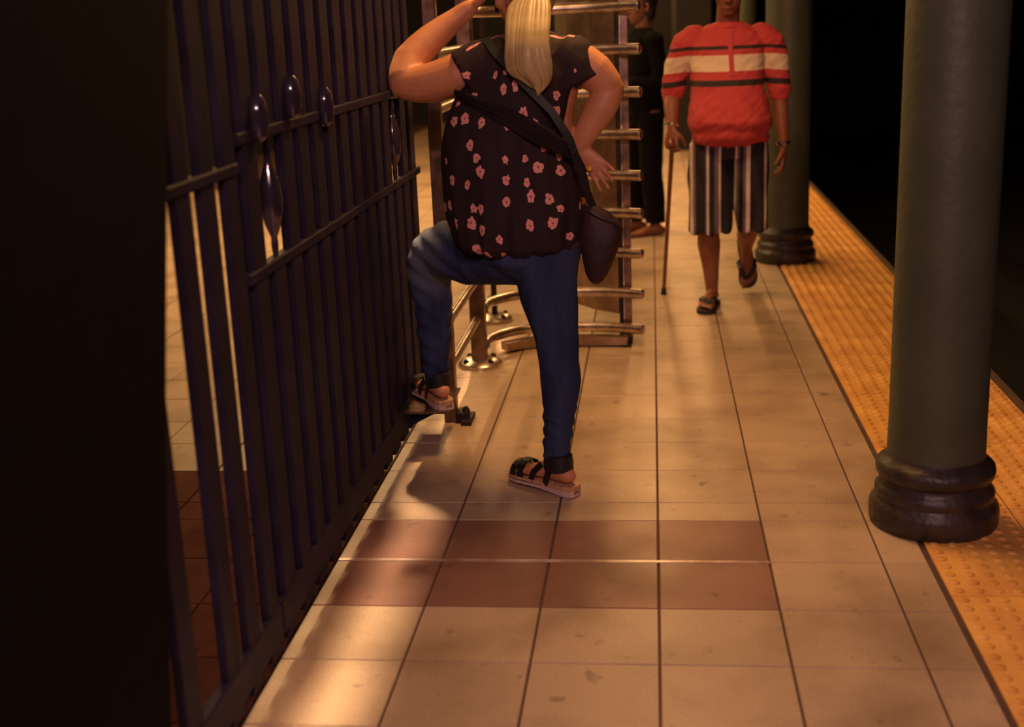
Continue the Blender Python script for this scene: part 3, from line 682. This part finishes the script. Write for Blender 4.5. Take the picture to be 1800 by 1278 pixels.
# shoulder bag
bg = empty('shoulder_bag', (-.165, 3.86, .70), "soft maroon and black shoulder bag hanging at the woman's right hip", 'bag')
bm = bmesh.new()
loft(bm, [ring((x, 3.862, z), V((a, 0, 0)), V((0, b, 0)), 22, .8) for x, z, a, b in ((-.180, .700, .010, .012), (-.180, .710, .022, .024), (-.178, .735, .036, .036), (-.172, .78, .051, .046), (-.165, .83, .063, .048), (-.160, .87, .066, .042), (-.164, .90, .056, .032), (-.175, .925, .038, .022), (-.190, .945, .020, .012))])
me = obj('pouch', bm, M['bag'], bg, True)
bm = bmesh.new(); tube(bm, [(-.195, 3.835, .93), (-.165, 3.82, .915), (-.125, 3.828, .895), (-.10, 3.845, .872)], .004, 8, smooth=3); obj('zip', bm, M['strap'], bg)
bm = bmesh.new(); band(bm, [(-.185, 3.862, .935), (-.205, 3.84, 1.0), (-.225, 3.815, 1.08), (-.25, 3.80, 1.16), (-.30, 3.80, 1.24), (-.38, 3.815, 1.32), (-.47, 3.86, 1.415), (-.505, 3.93, 1.455)], .012, .003, (-.38, 4.1, 1.15)); obj('strap', bm, M['strap'], bg)
bm = bmesh.new(); band(bm, [(-.19, 3.885, .935), (-.205, 3.89, 1.0), (-.215, 3.88, 1.06), (-.235, 3.80, 1.12)], .009, .003, (-.38, 4.1, 1.0)); obj('strap', bm, M['strap'], bg)
bm = bmesh.new(); lathe(bm, (-.197, 3.925, 1.052), [(.0125, -.010), (.0145, -.006), (.0145, .006), (.0125, .010)], 16, (.45, 0, .5), (0, 1, 0), (.5, -.1, -.45)); obj('ring', bm, M['yellowring'], wo)
# phone in her left hand
ph = empty('phone', (-.49, 4.10, 1.56), "black phone held to the woman's left ear", 'phone')
bm = bmesh.new(); box(bm, (-.487, 4.05, 1.53), (-.479, 4.115, 1.66), .003); obj('phone_body', bm, M['strap'], ph)

# the step plate on the gate's bottom rail that she rests her foot on
bm = bmesh.new(); box(bm, (-.918, 4.25, .150), (-.742, 4.56, .160), .003)
st_ = obj('step_plate', bm, M['postb'], gate, .5)
bm = bmesh.new(); loft(bm, [[V((-.90, y, .150)), V((-.76, y, .150)), V((-.90, y, .08))] for y in (4.33, 4.342)]); obj('gusset', bm, M['bar'], st_, False)

# ---- man walking towards the camera with a cane
ma = empty('person', (.36, 6.6, 0), 'man in red striped polo shirt and plaid shorts walking with a cane', 'person')
bm = bmesh.new()
stack(bm, [(.385, 6.62, .80, .15, .11), (.385, 6.6, .90, .17, .14), (.385, 6.56, 1.0, .175, .17), (.38, 6.58, 1.15, .17, .14), (.375, 6.6, 1.30, .17, .12), (.375, 6.62, 1.40, .15, .09), (.378, 6.62, 1.44, .08, .06)])
tube(bm, [(.378, 6.62, 1.40), (.38, 6.60, 1.48), (.382, 6.59, 1.54)], [.065, .058, .058], 16)
gM, lM = head(bm, (.383, 6.575, 1.605), (-.08, -1, -.12), UP, 1.03)
tube(bm, [(.29, 6.61, .86), (.285, 6.59, .66), (.282, 6.565, .48), (.281, 6.565, .42), (.287, 6.59, .33), (.297, 6.60, .20), (.303, 6.60, .10)], [.095, .082, .058, .055, .060, .042, .033], 20, smooth=2)
tube(bm, [(.485, 6.62, .86), (.495, 6.60, .66), (.498, 6.60, .50), (.496, 6.63, .43), (.492, 6.72, .36), (.494, 6.81, .30), (.498, 6.875, .262)], [.095, .080, .060, .056, .054, .042, .034], 20, smooth=2)
MRA, MRD = V((.303, 6.60, .100)), V((-.22, -1, 0)); MLA, MLD, MLU = V((.500, 6.88, .250)), V((.10, -.16, -1)), V((.0, -1, .16))
foot(bm, MRA, MRD, UP, 1.0, 1); foot(bm, MLA, MLD, MLU, 1.0, -1)
tube(bm, [(.185, 6.62, 1.385), (.135, 6.66, 1.25), (.100, 6.68, 1.12)], [.052, .046, .040], 16, smooth=2)
tube(bm, [(.100, 6.68, 1.12), (.097, 6.63, 1.05), (.099, 6.575, .975), (.099, 6.55, .95)], [.041, .042, .031, .027], 16, smooth=2)
hand(bm, (.098, 6.54, .945), (-.05, -.25, -1), (.35, .9, -.1), (.9, -.3, 0), 1.15, 1.0, 0, .9)
tube(bm, [(.575, 6.62, 1.385), (.615, 6.64, 1.25), (.640, 6.64, 1.10)], [.052, .046, .040], 16, smooth=2)
tube(bm, [(.640, 6.64, 1.10), (.650, 6.62, 1.0), (.660, 6.605, .88), (.664, 6.60, .835)], [.041, .040, .030, .027], 16, smooth=2)
hand(bm, (.664, 6.60, .83), (.0, -.12, -1), (-.9, .2, 0), (-.2, -1, 0), .6, 1.0, .04)
melt(bm, 'body', M['skin2'], ma, .0052, 4)
face_parts(gM, lM, ma, 1.03)
bm = bmesh.new(); ball(bm, gM(-.030, 0, .046), lM*.082, V((-.08, -1, 0))*.092, UP*.086, 20, 12); melt(bm, 'hair', M['hairg'], ma, .006, 3)
def m_uv(c, fc):
    z = c.z
    if c.x < .175 or c.x > .585: z = z - .02 + .10*abs(c.x-.38) - .0
    return (c.x, (z-.8)/.62*1.12*.885 + .0)
def mfold(c, n):
    v = .008*noise.noise(V((c.x*8, c.y*8, c.z*16+c.x*9))) + .005*noise.noise(V((c.x*20, c.y*20, c.z*34-c.x*20)))
    if c.z < 1.02: v += .006*math.sin(c.z*85 + 10*abs(c.x-.385))*max(0, (1.02-c.z)/.16)
    return v
bm = bmesh.new()
stack(bm, [(.392, 6.585, .848, .155, .13), (.392, 6.575, .862, .186, .165), (.392, 6.56, .91, .196, .195), (.390, 6.545, .98, .210, .215), (.385, 6.56, 1.05, .200, .200), (.378, 6.58, 1.14, .186, .175), (.372, 6.60, 1.25, .185, .15), (.374, 6.61, 1.35, .188, .125), (.376, 6.62, 1.41, .17, .095), (.378, 6.62, 1.45, .09, .075)], tilt=0)
tube(bm, [(.215, 6.615, 1.392), (.172, 6.63, 1.36), (.132, 6.66, 1.25), (.112, 6.67, 1.17), (.100, 6.675, 1.112)], [.062, .072, .070, .064, .062], 18)
tube(bm, [(.545, 6.615, 1.392), (.588, 6.625, 1.36), (.618, 6.64, 1.25), (.630, 6.64, 1.17), (.640, 6.64, 1.108)], [.062, .072, .070, .064, .062], 18)
melt(bm, 'polo_shirt', M['polo'], ma, .0065, 4, mfold, m_uv)
bm = bmesh.new(); band(bm, [(.392, 6.425, 1.20), (.388, 6.438, 1.27), (.384, 6.462, 1.34), (.381, 6.50, 1.42)], .011, .004, (.38, 6.7, 1.3)); M['placket'] = mat('red_placket', RED, .8); obj('placket', bm, M['placket'], ma)
bm = bmesh.new(); loft(bm, [ring((.38, 6.605, z), V((r, 0, 0)), V((0, r*.95, 0)), 24) for z, r in ((1.425, .080), (1.435, .084), (1.455, .076), (1.458, .068))]); obj('collar', bm, M['placket'], ma)
def s_uv(c, fc): return ((c.x-.165)/.44, (c.z-.4))
bm = bmesh.new()
stack(bm, [(.385, 6.61, .78, .19, .13), (.385, 6.60, .86, .192, .15), (.388, 6.59, .93, .18, .15)])
def leg_cloth(cx, cy, w0, w1, x1, y1):
    P = []
    for k in range(9):
        t = k/8; z = .86-.452*t; P.append(ring((cx+(x1-cx)*t, cy+(y1-cy)*t, z), V((w0+(w1-w0)*t, 0, 0)), V((0, .115+.005*t, 0)), 24, .9))
    loft(bm, P)
leg_cloth(.286, 6.60, .102, .117, .289, 6.575); leg_cloth(.486, 6.61, .102, .088, .512, 6.60)
def sfold(c, n): return .008*math.sin(c.x*75 + 3*math.sin(c.z*9))*max(0, min(1, (.85-c.z)/.3)) + .005*noise.noise(V((c.x*12, c.y*12, c.z*7)))
melt(bm, 'shorts', M['shorts'], ma, .0065, 3, sfold, s_uv)
for a, d, u_, sd in ((MRA, MRD, UP, 1), (MLA, MLD, MLU, -1)):
    bm = bmesh.new(); sole(bm, a, d, u_, 1.0, sd, .018, 0, 1.06); s1 = obj('flip_flop', bm, M['blacksole'], ma, False)
    dn = d.normalized(); uu = (u_ - dn*u_.dot(dn)).normalized(); l_ = dn.cross(uu)*sd
    for s_ in (-1, 1):
        bm = bmesh.new(); band(bm, [a+dn*.17-l_*.018-uu*.062, a+dn*.14+l_*(s_*.020-.006)-uu*.030, a+dn*.10+l_*s_*.040-uu*.034, a+dn*.06+l_*s_*.046-uu*.074], .012, .003, a+dn*.1-uu*.09); obj('strap', bm, M['strap'], s1, False)
def wrist_band(o_parent, c, ax, r, m, name, h=.008):
    ax = V(ax).normalized(); a_ = ax.orthogonal().normalized(); b_ = ax.cross(a_)
    bm = bmesh.new(); lathe(bm, c, [(r, -h), (r+.003, -h*.6), (r+.003, h*.6), (r, h)], 22, a_, b_, ax); return obj(name, bm, m, o_parent)
wrist_band(ma, (.0985, 6.56, .962), (0, .3, 1), .031, M['silver'], 'bracelet', .007)
wb_ = wrist_band(ma, (.663, 6.602, .848), (0, .1, 1), .031, M['silver'], 'wristwatch', .010)
bm = bmesh.new(); lathe(bm, (.663, 6.57, .846), [(.014, 0), (.015, .004), (.012, .009)], 16, (1, 0, 0), (0, 0, 1), (0, -1, 0)); obj('watch_face', bm, M['silver'], wb_)
# cane
cn = empty('walking_cane', (.052, 6.90, 0), "slim red-brown walking cane with a black rubber tip in the man's hand", 'cane')
top, tip = V((.098, 6.515, .885)), V((.052, 6.90, .03)); dv = (top-tip).normalized()
bm = bmesh.new(); tube(bm, [tip, top], [.010, .0125], 14, ends=False); obj('shaft', bm, M['wood'], cn)
bm = bmesh.new(); tube(bm, [(.098, 6.565, .868), (.098, 6.54, .888), (.098, 6.51, .892), (.096, 6.465, .888), (.095, 6.43, .876)], [.010, .0135, .0135, .013, .010], 12, smooth=3); obj('handle', bm, M['wood'], cn)
bm = bmesh.new(); lathe(bm, tip-dv*.032, [(.017, 0), (.018, .006), (.0145, .012), (.0135, .045)], 16, dv.orthogonal().normalized(), dv.cross(dv.orthogonal().normalized()), dv); obj('rubber_tip', bm, M['blacksole'], cn)

# ---- person in dark clothes standing behind the turnstile
dp = empty('person', (-.1, 9.0, 0), 'person in black top and dark trousers standing behind the turnstile', 'person')
D = V((-.80, -.35, 0)).normalized(); Ls = V((-D.y, D.x, 0))     # facing, lateral
cc = V((-.055, 9.0, 0))
bm = bmesh.new()
st = [(.82, .13, .10), (.92, .15, .115), (1.05, .145, .115), (1.2, .16, .115), (1.34, .17, .10), (1.40, .13, .075)]
def pstack(bm, rows, e=0): loft(bm, [ring(cc+V((0, 0, z)), Ls*(a+e), D*(b+e), 24, .9) for z, a, b in rows])
pstack(bm, st)
tube(bm, [cc+UP*1.38, cc+UP*1.50], [.06, .055], 16)
gD, lD = head(bm, cc+D*.02+UP*1.565, D, UP, 1.0)
legs = []
for s_, dx in ((-1, .02), (1, -.02)):
    h = cc + Ls*s_*.09 + V((0, 0, .86)); kx = cc + Ls*s_*.105 + D*(.02+dx) + UP*.47; an = cc + Ls*s_*.12 + D*dx + UP*.085
    h.x += -.04 if s_ < 0 else 0
    legs.append((h, kx, an)); tube(bm, [h, h.lerp(kx, .5), kx, kx.lerp(an, .4), an], [.09, .078, .056, .052, .034], 16, smooth=2); foot(bm, an, D, UP, 1.0, s_)
arms = []
for s_ in (-1, 1):
    sh = cc + Ls*s_*.175 + UP*1.34; el = cc + Ls*s_*.205 - D*.02 + UP*1.08; wr = cc + Ls*s_*.05 + D*.19 + UP*(1.03+.03*s_)
    arms.append((sh, el, wr)); tube(bm, [sh, el, wr], [.048, .040, .027], 14, smooth=3); hand(bm, wr, -Ls*s_ + D*.1, -D, UP, .5)
melt(bm, 'body', M['skin3'], dp, .0055, 4)
face_parts(gD, lD, dp)
bm = bmesh.new(); ball(bm, gD(-.030, 0, .040), lD*.084, D*.094, UP*.092, 20, 12); ball(bm, gD(-.05, 0, -.03), lD*.072, D*.055, UP*.09, 20, 12); melt(bm, 'hair', M['hairb'], dp, .006, 3)
bm = bmesh.new(); pstack(bm, [(.80, .15, .12), (.83, .17, .14), (.95, .175, .145), (1.1, .17, .14), (1.22, .178, .135), (1.34, .182, .115), (1.40, .14, .09), (1.43, .08, .07)])
for sh, el, wr in arms: ball(bm, sh, (.068, .068, .068))
for sh, el, wr in arms: tube(bm, [sh, el, el.lerp(wr, .85)], [.060, .052, .040], 16, smooth=3, ends=False)
melt(bm, 'sweater', M['darkcloth'], dp, .008, 4, lambda c, n: .006*noise.noise(c*12))
bm = bmesh.new(); pstack(bm, [(.76, .13, .12), (.84, .155, .13), (.92, .155, .125)])
for h, kx, an in legs: tube(bm, [h, h.lerp(kx, .5), kx, kx.lerp(an, .5), an+UP*.005], [.102, .092, .080, .078, .074], 18, smooth=2, ends=False)
melt(bm, 'trousers', M['darktrouser'], dp, .008, 3, lambda c, n: .008*noise.noise(c*9))
for i, (h, kx, an) in enumerate(legs):
    sd = (-1, 1)[i]
    bm = bmesh.new(); foot(bm, an, D, UP, 1.12, sd); s1 = melt(bm, 'shoe', M['brownshoe'], dp, .006, 5)
    bm = bmesh.new(); sole(bm, an, D, UP, 1.10, sd, .004, 0, 1.05); obj('shoe_sole', bm, M['blacksole'], s1, False)
